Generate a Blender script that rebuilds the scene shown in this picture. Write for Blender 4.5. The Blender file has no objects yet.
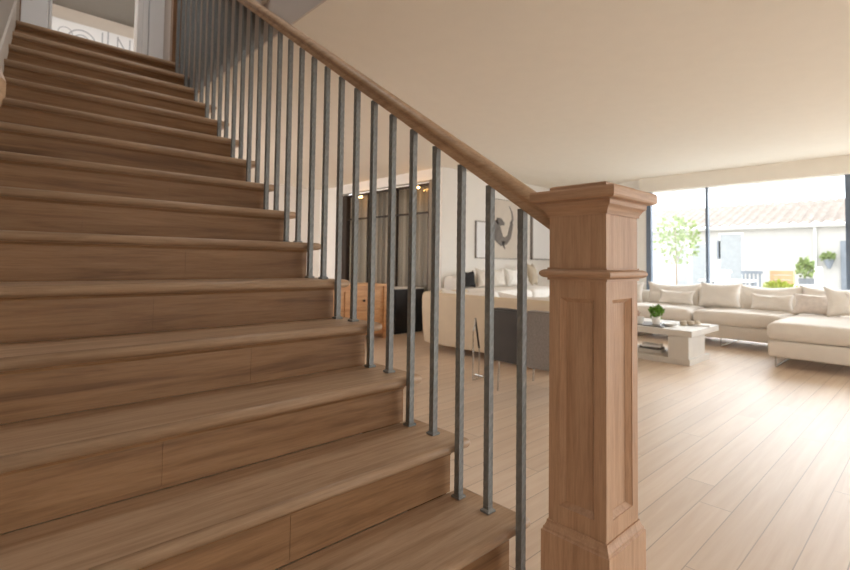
import bpy, bmesh, math, random
from mathutils import Vector, Matrix, noise
random.seed(7)
PI = math.pi
COL = bpy.context.scene.collection
SC = 1.086            # the layout below is in units of 1.086 m

# ------------------------------------------------------------------ helpers
def lin(c):
    r = []
    for v in c:
        v /= 255.0
        r.append(v/12.92 if v <= 0.04045 else ((v+0.055)/1.055)**2.4)
    return tuple(r) + (1.0,)

def obj(name, bm, mat, parent=None, smooth=False, label=None, sharp=None):
    me = bpy.data.meshes.new(name)
    bmesh.ops.recalc_face_normals(bm, faces=bm.faces[:])
    bm.to_mesh(me); bm.free()
    if mat is not None: me.materials.append(mat)
    if smooth:
        me.polygons.foreach_set('use_smooth', [True]*len(me.polygons))
        if sharp: me.set_sharp_from_angle(angle=math.radians(sharp))
    o = bpy.data.objects.new(name, me); COL.objects.link(o)
    if parent is not None: o.parent = parent
    if label: o['label'] = label
    return o

def tag(o, label, cat, group=None, kind=None):
    o['label'] = label; o['category'] = cat
    if group: o['group'] = group
    if kind: o['kind'] = kind
    return o

def thing(name, label, cat, loc=(0,0,0), rz=0.0, group=None):
    o = bpy.data.objects.new(name, None); COL.objects.link(o)
    o.location = loc; o.rotation_euler = (0,0,rz); o.empty_display_size = .05
    return tag(o, label, cat, group)

def struct(name, bm, mat, parent=None, **k):
    o = obj(name, bm, mat, parent, **k)
    if parent is None: o['kind'] = 'structure'
    return o

def struct_empty(name):
    o = bpy.data.objects.new(name, None); COL.objects.link(o); o['kind'] = 'structure'
    return o

def copy_tree(o, parent=None):
    c = o.copy(); COL.objects.link(c); c.parent = parent
    for ch in list(o.children): copy_tree(ch, c)
    return c

def box(bm, x0, x1, y0, y1, z0, z1, bev=0.0, seg=2):
    r = bmesh.ops.create_cube(bm, size=1.0)
    vs = r['verts']
    for v in vs:
        v.co = Vector(((x0+x1)/2 + v.co.x*(x1-x0), (y0+y1)/2 + v.co.y*(y1-y0), (z0+z1)/2 + v.co.z*(z1-z0)))
    if bev > 0:
        es = list({e for v in vs for e in v.link_edges})
        bmesh.ops.bevel(bm, geom=es, offset=bev, segments=seg, affect='EDGES', profile=.5)
    return bm

def B(*a, **k):
    return box(bmesh.new(), *a, **k)

def quad(bm, pts):
    return bm.faces.new([bm.verts.new(p) for p in pts])

def extrude_poly(bm, pts2, f, t0, t1):
    """prism: 2-D polygon pts2 mapped by f(u, v, t)"""
    a = [bm.verts.new(f(u, v, t0)) for u, v in pts2]
    b = [bm.verts.new(f(u, v, t1)) for u, v in pts2]
    bm.faces.new(a); bm.faces.new(b[::-1])
    n = len(a)
    for i in range(n):
        bm.faces.new([a[i], a[(i+1) % n], b[(i+1) % n], b[i]])
    return bm

def tube(bm, pts, r, n=8, cap=True):
    pts = [Vector(p) for p in pts]
    rings = []
    for i, p in enumerate(pts):
        d = (pts[min(i+1, len(pts)-1)] - pts[max(i-1, 0)]).normalized()
        a = Vector((0,0,1)) if abs(d.z) < .9 else Vector((1,0,0))
        u = d.cross(a).normalized(); w = d.cross(u)
        rr = r[i] if isinstance(r, (list, tuple)) else r
        rings.append([bm.verts.new(p + (u*math.cos(2*PI*k/n) + w*math.sin(2*PI*k/n))*rr) for k in range(n)])
    for a, b in zip(rings, rings[1:]):
        for k in range(n):
            bm.faces.new([a[k], a[(k+1) % n], b[(k+1) % n], b[k]])
    if cap:
        bm.faces.new(rings[0]); bm.faces.new(rings[-1][::-1])
    return bm

def lathe(bm, prof, c=(0,0,0), n=24):
    rings = []
    for r, z in prof:
        rings.append([bm.verts.new((c[0]+r*math.cos(2*PI*k/n), c[1]+r*math.sin(2*PI*k/n), c[2]+z)) for k in range(n)])
    for a, b in zip(rings, rings[1:]):
        for k in range(n):
            bm.faces.new([a[k], a[(k+1) % n], b[(k+1) % n], b[k]])
    bm.faces.new(rings[0]); bm.faces.new(rings[-1][::-1])
    return bm

def sqlathe(bm, prof, hx, hy):
    """square 'lathe': rectangular loops offset outwards by prof[i][0] at height prof[i][1]"""
    rings = []
    for o, z in prof:
        rings.append([bm.verts.new((sx*(hx+o), sy*(hy+o), z)) for sx, sy in ((-1,-1),(1,-1),(1,1),(-1,1))])
    for a, b in zip(rings, rings[1:]):
        for k in range(4):
            bm.faces.new([a[k], a[(k+1) % 4], b[(k+1) % 4], b[k]])
    bm.faces.new(rings[0]); bm.faces.new(rings[-1][::-1])
    return bm

def soft_box(sx, sy, sz, r=.05, puff=0.0, n=12, sag=0.0, wr=0.0, seed=0):
    """rounded box centred on x, y and standing on z = 0; puff raises the middle of the top"""
    bm = bmesh.new()
    bmesh.ops.create_grid(bm, x_segments=1, y_segments=1, size=1)
    bm.clear()
    r = min(r, sx/2*.98, sy/2*.98, sz/2*.98)
    cache = {}
    hx, hy, hz = sx/2, sy/2, sz/2
    def V(p):
        k = tuple(round(c, 5) for c in p)
        if k in cache: return cache[k]
        q = Vector((p[0]*hx, p[1]*hy, p[2]*hz))
        c = Vector((max(-hx+r, min(hx-r, q.x)), max(-hy+r, min(hy-r, q.y)), max(-hz+r, min(hz-r, q.z))))
        d = q-c
        if d.length > 1e-9: q = c + d.normalized()*r
        w = (1-p[0]**2)*(1-p[1]**2)
        if q.z > 0: q.z += puff*(w**.6)
        if wr:
            q += Vector((noise.noise(Vector((q.x*5+seed, q.y*5, q.z*5))), noise.noise(Vector((q.x*5, q.y*5+seed, q.z*5+9))),
                         noise.noise(Vector((q.x*5+3, q.y*5, q.z*5+seed)))))*wr
        v = bm.verts.new((q.x, q.y, q.z+hz)); cache[k] = v; return v
    def ax(m, rr, h):
        # grid with extra density in the rounded margin
        a = 1-rr/h
        s = [-1, -1+(1-a)*.25, -1+(1-a)*.6, -a] + [-a+2*a*i/m for i in range(1, m)] + [a, 1-(1-a)*.6, 1-(1-a)*.25, 1]
        return s
    gx, gy, gz = ax(n, r, hx), ax(n, r, hy), ax(max(2, n//3), r, hz)
    for s in (-1, 1):
        for A, Bg, f in ((gx, gy, lambda u, v: (u, v, s)), (gx, gz, lambda u, v: (u, s, v)), (gy, gz, lambda u, v: (s, u, v))):
            for i in range(len(A)-1):
                for j in range(len(Bg)-1):
                    q = [V(f(A[i], Bg[j])), V(f(A[i+1], Bg[j])), V(f(A[i+1], Bg[j+1])), V(f(A[i], Bg[j+1]))]
                    if len(set(q)) == 4:
                        try: bm.faces.new(q)
                        except ValueError: pass
    return bm

def pillow(w, h, t, n=18, pinch=.09, seed=1, sag=0.0):
    """cushion in the local YZ plane (width along Y, height along Z from 0), thickness along X"""
    bm = bmesh.new()
    rows = {}
    for s in (-1, 1):
        for i in range(n+1):
            for j in range(n+1):
                u, v = -1+2*i/n, -1+2*j/n
                edge = i in (0, n) or j in (0, n)
                if edge and s == 1: rows[(s,i,j)] = rows[(-1,i,j)]; continue
                T = ((1-abs(u)**2.6)*(1-abs(v)**2.6))**.55*t/2
                y = u*(1-pinch*(1-v*v))*w/2
                z = v*(1-pinch*(1-u*u))*h/2 + h/2
                if sag and v > 0: z -= sag*(1-u*u)*v
                T *= 1+.16*noise.noise(Vector((u*2.2+seed*3.1, v*2.2, s*2)))
                x = s*T + .012*noise.noise(Vector((u*4+seed, v*4, s*7)))*(0 if edge else 1)
                rows[(s,i,j)] = bm.verts.new((x, y, z))
    for s in (-1, 1):
        for i in range(n):
            for j in range(n):
                q = [rows[(s,i,j)], rows[(s,i+1,j)], rows[(s,i+1,j+1)], rows[(s,i,j+1)]]
                bm.faces.new(q if s == 1 else q[::-1])
    return bm

# ------------------------------------------------------------------ materials
def nodes(name):
    m = bpy.data.materials.new(name); m.use_nodes = True
    nt = m.node_tree; nt.nodes.clear()
    out = nt.nodes.new('ShaderNodeOutputMaterial')
    b = nt.nodes.new('ShaderNodeBsdfPrincipled')
    nt.links.new(b.outputs[0], out.inputs[0])
    return m, nt, b, out

def N(nt, t, **k):
    n = nt.nodes.new(t)
    for a, v in k.items():
        if a.startswith('i_'):
            key = a[2:]; key = int(key) if key.isdigit() else key
            n.inputs[key].default_value = v
        else: setattr(n, a, v)
    return n

def ramp(nt, stops):
    r = nt.nodes.new('ShaderNodeValToRGB')
    e = r.color_ramp.elements
    e[0].position, e[0].color = stops[0]; e[1].position, e[1].color = stops[1]
    for p, c in stops[2:]:
        x = e.new(p); x.color = c
    return r

def wood(name, axis, c1, c2, c3, rough=.45, scale=1.0, bump=.12, spec=.35):
    """oak: fine grain streaks and slow tone bands running along one local axis"""
    m, nt, b, out = nodes(name)
    tc = N(nt, 'ShaderNodeTexCoord')
    mp = N(nt, 'ShaderNodeMapping')
    s = [26*scale]*3; s[axis] = 1.6*scale
    mp.inputs['Scale'].default_value = s
    nt.links.new(tc.outputs['Object'], mp.inputs[0])
    oi = N(nt, 'ShaderNodeObjectInfo')
    mul = N(nt, 'ShaderNodeVectorMath', operation='SCALE'); mul.inputs[0].default_value = (37, 53, 71)
    nt.links.new(oi.outputs['Random'], mul.inputs['Scale'])
    add = N(nt, 'ShaderNodeVectorMath', operation='ADD')
    nt.links.new(mp.outputs[0], add.inputs[0]); nt.links.new(mul.outputs[0], add.inputs[1])
    n1 = N(nt, 'ShaderNodeTexNoise', i_Scale=1.0, i_Detail=5.0, i_Roughness=.6, i_Distortion=.6)
    nt.links.new(add.outputs[0], n1.inputs['Vector'])
    n2 = N(nt, 'ShaderNodeTexNoise', i_Scale=5.5, i_Detail=4.0, i_Roughness=.7)
    nt.links.new(add.outputs[0], n2.inputs['Vector'])
    n3 = N(nt, 'ShaderNodeTexNoise', i_Scale=.16, i_Detail=2.0)
    nt.links.new(add.outputs[0], n3.inputs['Vector'])
    r = ramp(nt, [(.28, lin(c3)), (.72, lin(c1)), (.5, lin(c2))])
    nt.links.new(n1.outputs[0], r.inputs[0])
    g = ramp(nt, [(.36, (.74,.71,.68,1)), (.56, (1,1,1,1))])
    nt.links.new(n2.outputs[0], g.inputs[0])
    t = ramp(nt, [(.3, (.84,.82,.80,1)), (.7, (1.0,1.0,1.0,1))])
    nt.links.new(n3.outputs[0], t.inputs[0])
    m1 = N(nt, 'ShaderNodeMix', data_type='RGBA', blend_type='MULTIPLY'); m1.inputs[0].default_value = .55
    nt.links.new(r.outputs[0], m1.inputs[6]); nt.links.new(g.outputs[0], m1.inputs[7])
    m2 = N(nt, 'ShaderNodeMix', data_type='RGBA', blend_type='MULTIPLY'); m2.inputs[0].default_value = 1
    nt.links.new(m1.outputs[2], m2.inputs[6]); nt.links.new(t.outputs[0], m2.inputs[7])
    nt.links.new(m2.outputs[2], b.inputs['Base Color'])
    b.inputs['Roughness'].default_value = rough
    b.inputs['Specular IOR Level'].default_value = spec
    bp = N(nt, 'ShaderNodeBump', i_Strength=bump, i_Distance=.002)
    nt.links.new(n2.outputs[0], bp.inputs['Height']); nt.links.new(bp.outputs[0], b.inputs['Normal'])
    return m

def plain(name, c, rough=.6, metal=0.0, spec=.4, var=.06, scale=8.0, bump=0.0, bscale=200.0, sheen=0.0):
    m, nt, b, out = nodes(name)
    tc = N(nt, 'ShaderNodeTexCoord')
    n = N(nt, 'ShaderNodeTexNoise', i_Scale=scale, i_Detail=3.0)
    nt.links.new(tc.outputs['Object'], n.inputs['Vector'])
    c = lin(c)
    r = ramp(nt, [(.3, tuple(x*(1-var) for x in c[:3])+(1,)), (.7, tuple(min(1, x*(1+var)) for x in c[:3])+(1,))])
    nt.links.new(n.outputs[0], r.inputs[0]); nt.links.new(r.outputs[0], b.inputs['Base Color'])
    b.inputs['Roughness'].default_value = rough; b.inputs['Metallic'].default_value = metal
    b.inputs['Specular IOR Level'].default_value = spec
    b.inputs['Sheen Weight'].default_value = sheen
    if bump:
        n2 = N(nt, 'ShaderNodeTexNoise', i_Scale=bscale, i_Detail=2.0)
        nt.links.new(tc.outputs['Object'], n2.inputs['Vector'])
        bp = N(nt, 'ShaderNodeBump', i_Strength=bump, i_Distance=.003)
        nt.links.new(n2.outputs[0], bp.inputs['Height']); nt.links.new(bp.outputs[0], b.inputs['Normal'])
    return m

def emit(name, c, s):
    m, nt, b, out = nodes(name)
    b.inputs['Base Color'].default_value = lin(c)
    b.inputs['Emission Color'].default_value = lin(c); b.inputs['Emission Strength'].default_value = s
    return m

def glass_mat(name, tint=(.97,.985,.98), gl=.08):
    m, nt, b, out = nodes(name)
    nt.nodes.remove(b)
    t = N(nt, 'ShaderNodeBsdfTransparent'); t.inputs[0].default_value = tint+(1,)
    g = N(nt, 'ShaderNodeBsdfGlossy'); g.inputs['Roughness'].default_value = .02
    fr = N(nt, 'ShaderNodeFresnel', i_IOR=1.45)
    ge = N(nt, 'ShaderNodeNewGeometry')
    io = N(nt, 'ShaderNodeMapRange'); nt.links.new(ge.outputs['Backfacing'], io.inputs[0]); io.inputs[3].default_value = 1.45; io.inputs[4].default_value = 1/1.45
    nt.links.new(io.outputs[0], fr.inputs['IOR'])
    mx = N(nt, 'ShaderNodeMixShader')
    nt.links.new(fr.outputs[0], mx.inputs[0]); nt.links.new(t.outputs[0], mx.inputs[1]); nt.links.new(g.outputs[0], mx.inputs[2])
    nt.links.new(mx.outputs[0], out.inputs[0])
    return m

def floor_mat():
    m, nt, b, out = nodes('floor_oak_planks')
    tc = N(nt, 'ShaderNodeTexCoord'); sp = N(nt, 'ShaderNodeSeparateXYZ')
    nt.links.new(tc.outputs['Object'], sp.inputs[0])
    W, L = .119*SC, 1.75*SC
    def M(op, a, bb=None, v=None):
        n = N(nt, 'ShaderNodeMath', operation=op)
        if isinstance(a, (int, float)): n.inputs[0].default_value = a
        else: nt.links.new(a, n.inputs[0])
        if bb is not None:
            if isinstance(bb, (int, float)): n.inputs[1].default_value = bb
            else: nt.links.new(bb, n.inputs[1])
        return n.outputs[0]
    y = M('DIVIDE', M('ADD', sp.outputs['Y'], .005), W); row = M('FLOOR', y); fy = M('FRACT', y)
    wn = N(nt, 'ShaderNodeTexWhiteNoise', noise_dimensions='1D'); nt.links.new(row, wn.inputs['W'])
    x = M('ADD', M('DIVIDE', sp.outputs['X'], L), M('MULTIPLY', wn.outputs[0], 5.0))
    col = M('FLOOR', x); fx = M('FRACT', x)
    cb = N(nt, 'ShaderNodeCombineXYZ'); nt.links.new(row, cb.inputs[0]); nt.links.new(col, cb.inputs[1])
    wn2 = N(nt, 'ShaderNodeTexWhiteNoise', noise_dimensions='3D'); nt.links.new(cb.outputs[0], wn2.inputs['Vector'])
    # grain
    mp = N(nt, 'ShaderNodeMapping'); mp.inputs['Scale'].default_value = (1.2, 22, 1)
    nt.links.new(tc.outputs['Object'], mp.inputs[0])
    sc = N(nt, 'ShaderNodeVectorMath', operation='SCALE', i_Scale=30.0); nt.links.new(wn2.outputs['Color'], sc.inputs[0])
    ad = N(nt, 'ShaderNodeVectorMath', operation='ADD'); nt.links.new(mp.outputs[0], ad.inputs[0]); nt.links.new(sc.outputs[0], ad.inputs[1])
    n1 = N(nt, 'ShaderNodeTexNoise', i_Scale=1.0, i_Detail=6.0, i_Roughness=.62, i_Distortion=.5); nt.links.new(ad.outputs[0], n1.inputs['Vector'])
    r = ramp(nt, [(.3, lin(FLOOR_D)), (.7, lin(FLOOR_L))]); nt.links.new(n1.outputs[0], r.inputs[0])
    tone = ramp(nt, [(0, (.93,.925,.92,1)), (1, (1.03,1.03,1.03,1))]); nt.links.new(wn2.outputs['Value'], tone.inputs[0])
    m1 = N(nt, 'ShaderNodeMix', data_type='RGBA', blend_type='MULTIPLY'); m1.inputs[0].default_value = 1
    nt.links.new(r.outputs[0], m1.inputs[6]); nt.links.new(tone.outputs[0], m1.inputs[7])
    # seams
    sy = M('LESS_THAN', M('MINIMUM', fy, M('SUBTRACT', 1.0, fy)), .016)
    sx = M('LESS_THAN', M('MINIMUM', fx, M('SUBTRACT', 1.0, fx)), .0012)
    sm = M('MAXIMUM', sy, sx)
    m2 = N(nt, 'ShaderNodeMix', data_type='RGBA'); nt.links.new(sm, m2.inputs[0])
    nt.links.new(m1.outputs[2], m2.inputs[6]); m2.inputs[7].default_value = lin((176, 156, 138))
    nt.links.new(m2.outputs[2], b.inputs['Base Color'])
    rr = ramp(nt, [(0, (.40,)*3+(1,)), (1, (.52,)*3+(1,))]); nt.links.new(n1.outputs[0], rr.inputs[0])
    nt.links.new(rr.outputs[0], b.inputs['Roughness'])
    b.inputs['Specular IOR Level'].default_value = .5
    b.inputs['Coat Weight'].default_value = .25; b.inputs['Coat Roughness'].default_value = .3
    hh = M('ADD', M('MULTIPLY', sm, -1.0), M('MULTIPLY', n1.outputs[0], .15))
    bp = N(nt, 'ShaderNodeBump', i_Strength=.35, i_Distance=.002)
    nt.links.new(hh, bp.inputs['Height']); nt.links.new(bp.outputs[0], b.inputs['Normal'])
    return m

FLOOR_D, FLOOR_L = (208, 184, 161), (224, 206, 186)
OAK = ((206,170,140), (197,160,130), (180,142,112))
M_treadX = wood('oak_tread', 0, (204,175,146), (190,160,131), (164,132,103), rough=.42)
M_riserX = wood('oak_riser', 0, (172,134,97), (156,118,82), (122,88,57), rough=.5)  # same oak as the treads, shade on the risers put into darker browns
M_newelZ = wood('oak_newel', 2, *OAK, rough=.5, scale=1.3, bump=.2)
M_newelH = wood('oak_moulding', 0, *OAK, rough=.48)
M_newelY = wood('oak_moulding_side', 1, *OAK, rough=.48)
M_rail = wood('oak_handrail', 1, (210,178,146), (200,166,134), (174,140,108), rough=.42)
M_post = wood('oak_post', 2, (164,122,84), (150,108,72), (122,86,56))
M_side = wood('sideboard_oak', 0, (228,184,138), (220,172,126), (200,148,104))
M_floor = floor_mat()
M_iron = plain('forged_iron', (132,133,131), rough=.5, metal=.25, var=.12, scale=60, bump=.25, bscale=120)
M_ceil = plain('ceiling_plaster', (235,228,216), rough=.9, var=.01)
M_wall = plain('wall_plaster', (234,226,214), rough=.9, var=.012)
M_wall_w = plain('wall_white', (240,236,230), rough=.85, var=.01)
M_wall_g = plain('wall_greige', (186,176,164), rough=.9, var=.02)
M_trim = plain('pale_trim', (214,204,192), rough=.6, var=.02)
M_white = plain('white_lacquer', (238,238,238), rough=.45, var=.01)
M_shade_c = plain('shaded_upper_ceiling', (128,124,118), rough=.9, var=.02)  # this ceiling is only unlit; its shade is put into a grey colour
M_frame = plain('blue_grey_frame', (100,112,128), rough=.4, var=.05)
M_dark = plain('dark_bronze_frame', (58,48,42), rough=.5, metal=.3)
M_glass = glass_mat('window_glass')
M_linen = plain('linen_cream', (222,214,204), rough=.95, var=.03, bump=.25, bscale=420, sheen=.15)
M_linen2 = plain('linen_pale', (226,219,210), rough=.95, var=.04, bump=.25, bscale=380, sheen=.15)
M_fur = plain('fluffy_wool', (224,214,206), rough=1, var=.08, scale=30, bump=.9, bscale=60)
M_sofab = plain('sofa_back_cream', (214,196,170), rough=.9, var=.03, bump=.15, bscale=300)
M_whitef = plain('white_fabric', (238,234,228), rough=.95, var=.02)
M_blackf = plain('black_fabric', (44,42,42), rough=.9, var=.1)
M_shell = plain('charcoal_leather', (74,69,65), rough=.55, var=.06)
M_wool = plain('grey_wool', (150,144,140), rough=.95, var=.12, scale=90, bump=.5, bscale=160)
M_chrome = plain('brushed_chrome', (190,186,180), rough=.22, metal=1, var=.03)
M_table = plain('pale_stone_table', (206,200,192), rough=.5, var=.03)
M_black = plain('black_lacquer', (28,27,28), rough=.5, var=.05)
M_leaf = plain('leaf_green', (104,146,52), rough=.6, var=.3, scale=30)
M_leaf2 = plain('tree_leaf', (142,156,100), rough=.6, var=.3, scale=12)  # outdoor glare put into a paler, duller green
M_leafy = plain('yellow_green_leaf', (158,164,70), rough=.6, var=.25, scale=12)
M_bark = plain('bark', (150,130,108), rough=.9, var=.15)
M_pot = plain('white_ceramic', (236,232,226), rough=.35, var=.02)
M_potg = plain('grey_ceramic', (120,122,124), rough=.5, var=.05)
M_tray = plain('dark_tray', (112,108,104), rough=.4, var=.04)
M_book = plain('book_cover', (222,218,212), rough=.7, var=.04)
M_stone = plain('beige_stone_dish', (190,176,156), rough=.7, var=.08, scale=30)
M_curtain, _nt, _b, _o = nodes('pleat_shaded_taupe_curtain')  # dark and pale streaks put the shading of the pleats into the cloth
_tc = N(_nt, 'ShaderNodeTexCoord'); _mp = N(_nt, 'ShaderNodeMapping'); _mp.inputs['Scale'].default_value = (.01, 15, .03)
_n = N(_nt, 'ShaderNodeTexNoise', i_Scale=1.0, i_Detail=2.0); _r = ramp(_nt, [(.36, lin((112,100,88))), (.64, lin((196,182,164)))])
_nt.links.new(_tc.outputs['Object'], _mp.inputs[0]); _nt.links.new(_mp.outputs[0], _n.inputs['Vector']); _nt.links.new(_n.outputs[0], _r.inputs[0])
_nt.links.new(_r.outputs[0], _b.inputs['Base Color']); _b.inputs['Roughness'].default_value = .95
M_reed = plain('greige_panel', (140,129,116), rough=.7, var=.03)
M_glow = emit('warm_reflected_glow', (255,190,110), 9)
M_canvas = plain('art_canvas', (214,204,192), rough=.9, var=.03)
M_ink = plain('art_ink_grey', (128,122,118), rough=.9, var=.1, scale=20)
M_paperw = plain('art_paper', (236,236,236), rough=.9, var=.01)
M_render = plain('render_wall', (188,183,176), rough=.95, var=.02, scale=1.5)
M_tile = plain('clay_roof_tile', (170,158,148), rough=.9, var=.16, scale=6)  # clay paled, the bright outdoor haze put into its colour
M_pave = plain('pale_paving', (190,186,180), rough=.9, var=.04, scale=2)
M_outdk = plain('outdoor_grey', (132,136,142), rough=.7, var=.08)
M_outw = plain('outdoor_white', (232,230,226), rough=.7, var=.02)
M_crate = plain('crate_wood', (192,158,118), rough=.8, var=.1)

# ------------------------------------------------------------------ camera
H = 0.95985
F, CYP, YAW, PITCH, ROLL = 487.6526, 243.4873, 0.7518, 0.0386, 0.0132
def cam_axes():
    a = YAW
    fw = Vector((math.sin(a)*math.cos(PITCH), math.cos(a)*math.cos(PITCH), math.sin(PITCH)))
    rt = Vector((math.cos(a), -math.sin(a), 0)); up = rt.cross(fw)
    c, s = math.cos(ROLL), math.sin(ROLL)
    return c*rt + s*up, -s*rt + c*up, fw
rt, up, fw = cam_axes()
cd = bpy.data.cameras.new('camera'); cam = bpy.data.objects.new('camera', cd); COL.objects.link(cam)
mat = Matrix((rt, up, -fw)).transposed().to_4x4(); mat.translation = Vector((0, 0, H*SC))
cam.matrix_world = mat
cd.sensor_width = 36; cd.lens = F/850*36; cd.shift_y = (CYP-285)/850
cd.clip_start = .02; cd.clip_end = 200
cd.dof.use_dof = True; cd.dof.focus_distance = 1.45*SC; cd.dof.aperture_fstop = 3.2
bpy.context.scene.camera = cam

# ------------------------------------------------------------------ stair dimensions
RISE, GO, Y0 = .175, .252, .894
XE = 1.306            # right-hand ends of the treads
NT = 15
XB, YB = 1.2275, .880
CEIL = 2.28; SLAB = RISE*NT
def wallx(y): return -.27 + .0995*y      # face of the stairwell wall on the left
def nose(k): return Y0 + (k-1)*GO

# ------------------------------------------------------------------ room shell
XW = 7.6; YBK = 4.72
bm = bmesh.new(); box(bm, -1.0, XW+.05, -4.0, 8.0, -.06, 0); box(bm, -4.0, -1.0, -4.0, 0.02, -.06, 0)
struct('floor', bm, M_floor)
XO = 1.268             # edge of the stairwell opening in the ceiling
bm = bmesh.new()
box(bm, XO+.012, XW+.1, -4.0, 8.0, CEIL, CEIL+.3)
struct('ceiling', bm, M_ceil)
bm = bmesh.new(); box(bm, -4.0, XO+.011, -4.0, -.6, CEIL, CEIL+.3); box(bm, -4.0, wallx(-.6), -.6, 0.02, CEIL, CEIL+.3)
struct('ceiling_rear', bm, M_ceil)
# bulkhead over the glazing
struct('trim_1', B(XW-.12, XW+.1, -4.0, 3.2, 2.07, CEIL), M_ceil)
# fascia of the upper floor beside the stairwell, carried up as the stairwell wall
bm = B(XO, XO+.011, -.6, 5.0, CEIL, 5.0)
struct('wall_stairwell', bm, plain('wall_lavender_grey', (206,198,192), rough=.9, var=.01))
# left wall of the stair (leaning a little into the flight), full height
bm = bmesh.new()
extrude_poly(bm, [(-.1, 0), (5.0, 0), (5.0, 5.0), (-.7, 5.0), (-.7, CEIL), (-.1, CEIL)], lambda u, v, t: (wallx(u)-t, u, v), 0.0, .12)
struct('wall_left', bm, M_wall_g)
# sloping skirt along the left end of the flight
bm = bmesh.new()
sl = RISE/GO
extrude_poly(bm, [(.70, .0), (.95, .0), (4.42, SLAB-.05), (4.42, SLAB+.13), (.70, .10)],
             lambda u, v, t: (wallx(u)+.001+t, u, v), 0.0, .012)
struct('trim_2', bm, M_trim)
# back wall of the lounge
struct('wall_back', B(4.72, XW+.1, YBK, YBK+.12, 0, CEIL), M_wall_w)
bm = bmesh.new(); box(bm, XW, XW+.12, 3.14, YBK, 0, CEIL)
struct('wall_right', bm, M_wall_w)
# far dining end
struct('wall_far', B(-.1, 4.9, 7.9, 8.02, 0, CEIL), M_wall_w)
struct('wall_dining', B(4.72, 4.84, 7.15, 7.9, 0, CEIL), M_wall_w)
struct('baseboard_back', B(4.72, XW, YBK-.015, YBK, 0, .09), M_white)
struct('baseboard_far', B(1.3, 4.72, 7.885, 7.9, 0, .09), M_white)
struct('wall_front', B(-4.1, .8, -4.1, -4.0, 0, CEIL), M_wall)
struct('wall_hall', B(-4.0, wallx(0)-.13, -.1, 0.02, 0, CEIL), M_wall)
struct('trim_4', B(-4.1, -4.0, -4.0, .02, 2.07, CEIL), M_wall)

# windows: four bays along the garden side
def bay(name, y0, y1, post_lo=.03, post_hi=.03):
    w = struct_empty(name)
    bm = bmesh.new()
    box(bm, XW-.02, XW+.05, y0, y0+post_lo, 0, 2.07)
    box(bm, XW-.02, XW+.05, y1-post_hi, y1, 0, 2.07)
    box(bm, XW-.02, XW+.05, y0+post_lo, y1-post_hi, 0, .05)
    obj('window_frame', bm, M_frame, w)
    obj('pane', B(XW+.01, XW+.018, y0+post_lo, y1-post_hi, .05, 2.07), M_glass, w)
    return w
bay('window_1', 2.30, 3.14, .016, .07)
bay('window_2', .78, 2.30, .03, .016)
bay('window_3', -1.6, .78, .03, .03)
bay('window_4', -4.0, -1.6, .03, .03)
# glazed wall added on the near side for daylight, out of view
w = struct_empty('window_added_near')
bm = bmesh.new()
for x in (.8, 2.5, 4.2, 5.9, 7.56): box(bm, x, x+.04, -4.05, -4.0, 0, 2.07)
box(bm, .84, 7.6, -4.05, -4.0, 2.03, 2.07)
obj('window_frame', bm, M_frame, w)
for i, x in enumerate((.8, 2.5, 4.2, 5.9)):
    obj('pane', B(x+.04, x+1.7, -4.03, -4.02, 0, 2.03), M_glass, w)
w = struct_empty('window_added_hall')  # unseen hall window added to light the newel and risers
bm = bmesh.new()
for y in (-4.0, -2.69): box(bm, -4.06, -4.0, y, y+.04, 0, 2.07)
obj('window_frame', bm, M_frame, w)
struct('wall_hall_side', B(-4.1, -4.0, -2.65, .02, 0, 2.07), M_wall)  # unseen wall, shortens the added window to darken the left of the stair
for y in (-3.96,): obj('pane', B(-4.04, -4.03, y, y+1.27, 0, 2.07), M_glass, w)
struct('trim_3', B(.8, XW+.1, -4.1, -4.0, 2.07, CEIL), M_ceil)

# ------------------------------------------------------------------ staircase
stair = thing('staircase', 'wide oak staircase with bullnose treads climbing to the landing', 'staircase')
T = .036
def tread_mesh(k):
    """board with a bullnose mitred round the front and the open end"""
    yn = nose(k); top = RISE*k; yb = yn + GO + .03 if k < NT else yn+.14
    xe = XE if k < 13 else 1.262
    bm = bmesh.new(); rings = []
    for a in [i*PI/10 for i in range(0, 11)]:
        d = T/2*(1-math.sin(a)); z = top-T/2+T/2*math.cos(a)
        r = .010
        pts = [(wallx(yb)+.004, yb), (wallx(yn)+.004, yn+d)]
        cx_, cy_ = xe-d-r, yn+d+r
        pts += [(cx_+r*math.sin(b), cy_-r*math.cos(b)) for b in [q*PI/8 for q in range(0, 5)]]
        pts += [(xe-d, yb)]
        rings.append([bm.verts.new((x, y, z)) for x, y in pts])
    for A, Bq in zip(rings, rings[1:]):
        n = len(A)
        for q in range(n):
            bm.faces.new([A[q], A[(q+1) % n], Bq[(q+1) % n], Bq[q]])
    bm.faces.new(rings[0]); bm.faces.new(rings[-1][::-1])
    return bm
XR = 1.236            # outer face of the risers / cut string
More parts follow.
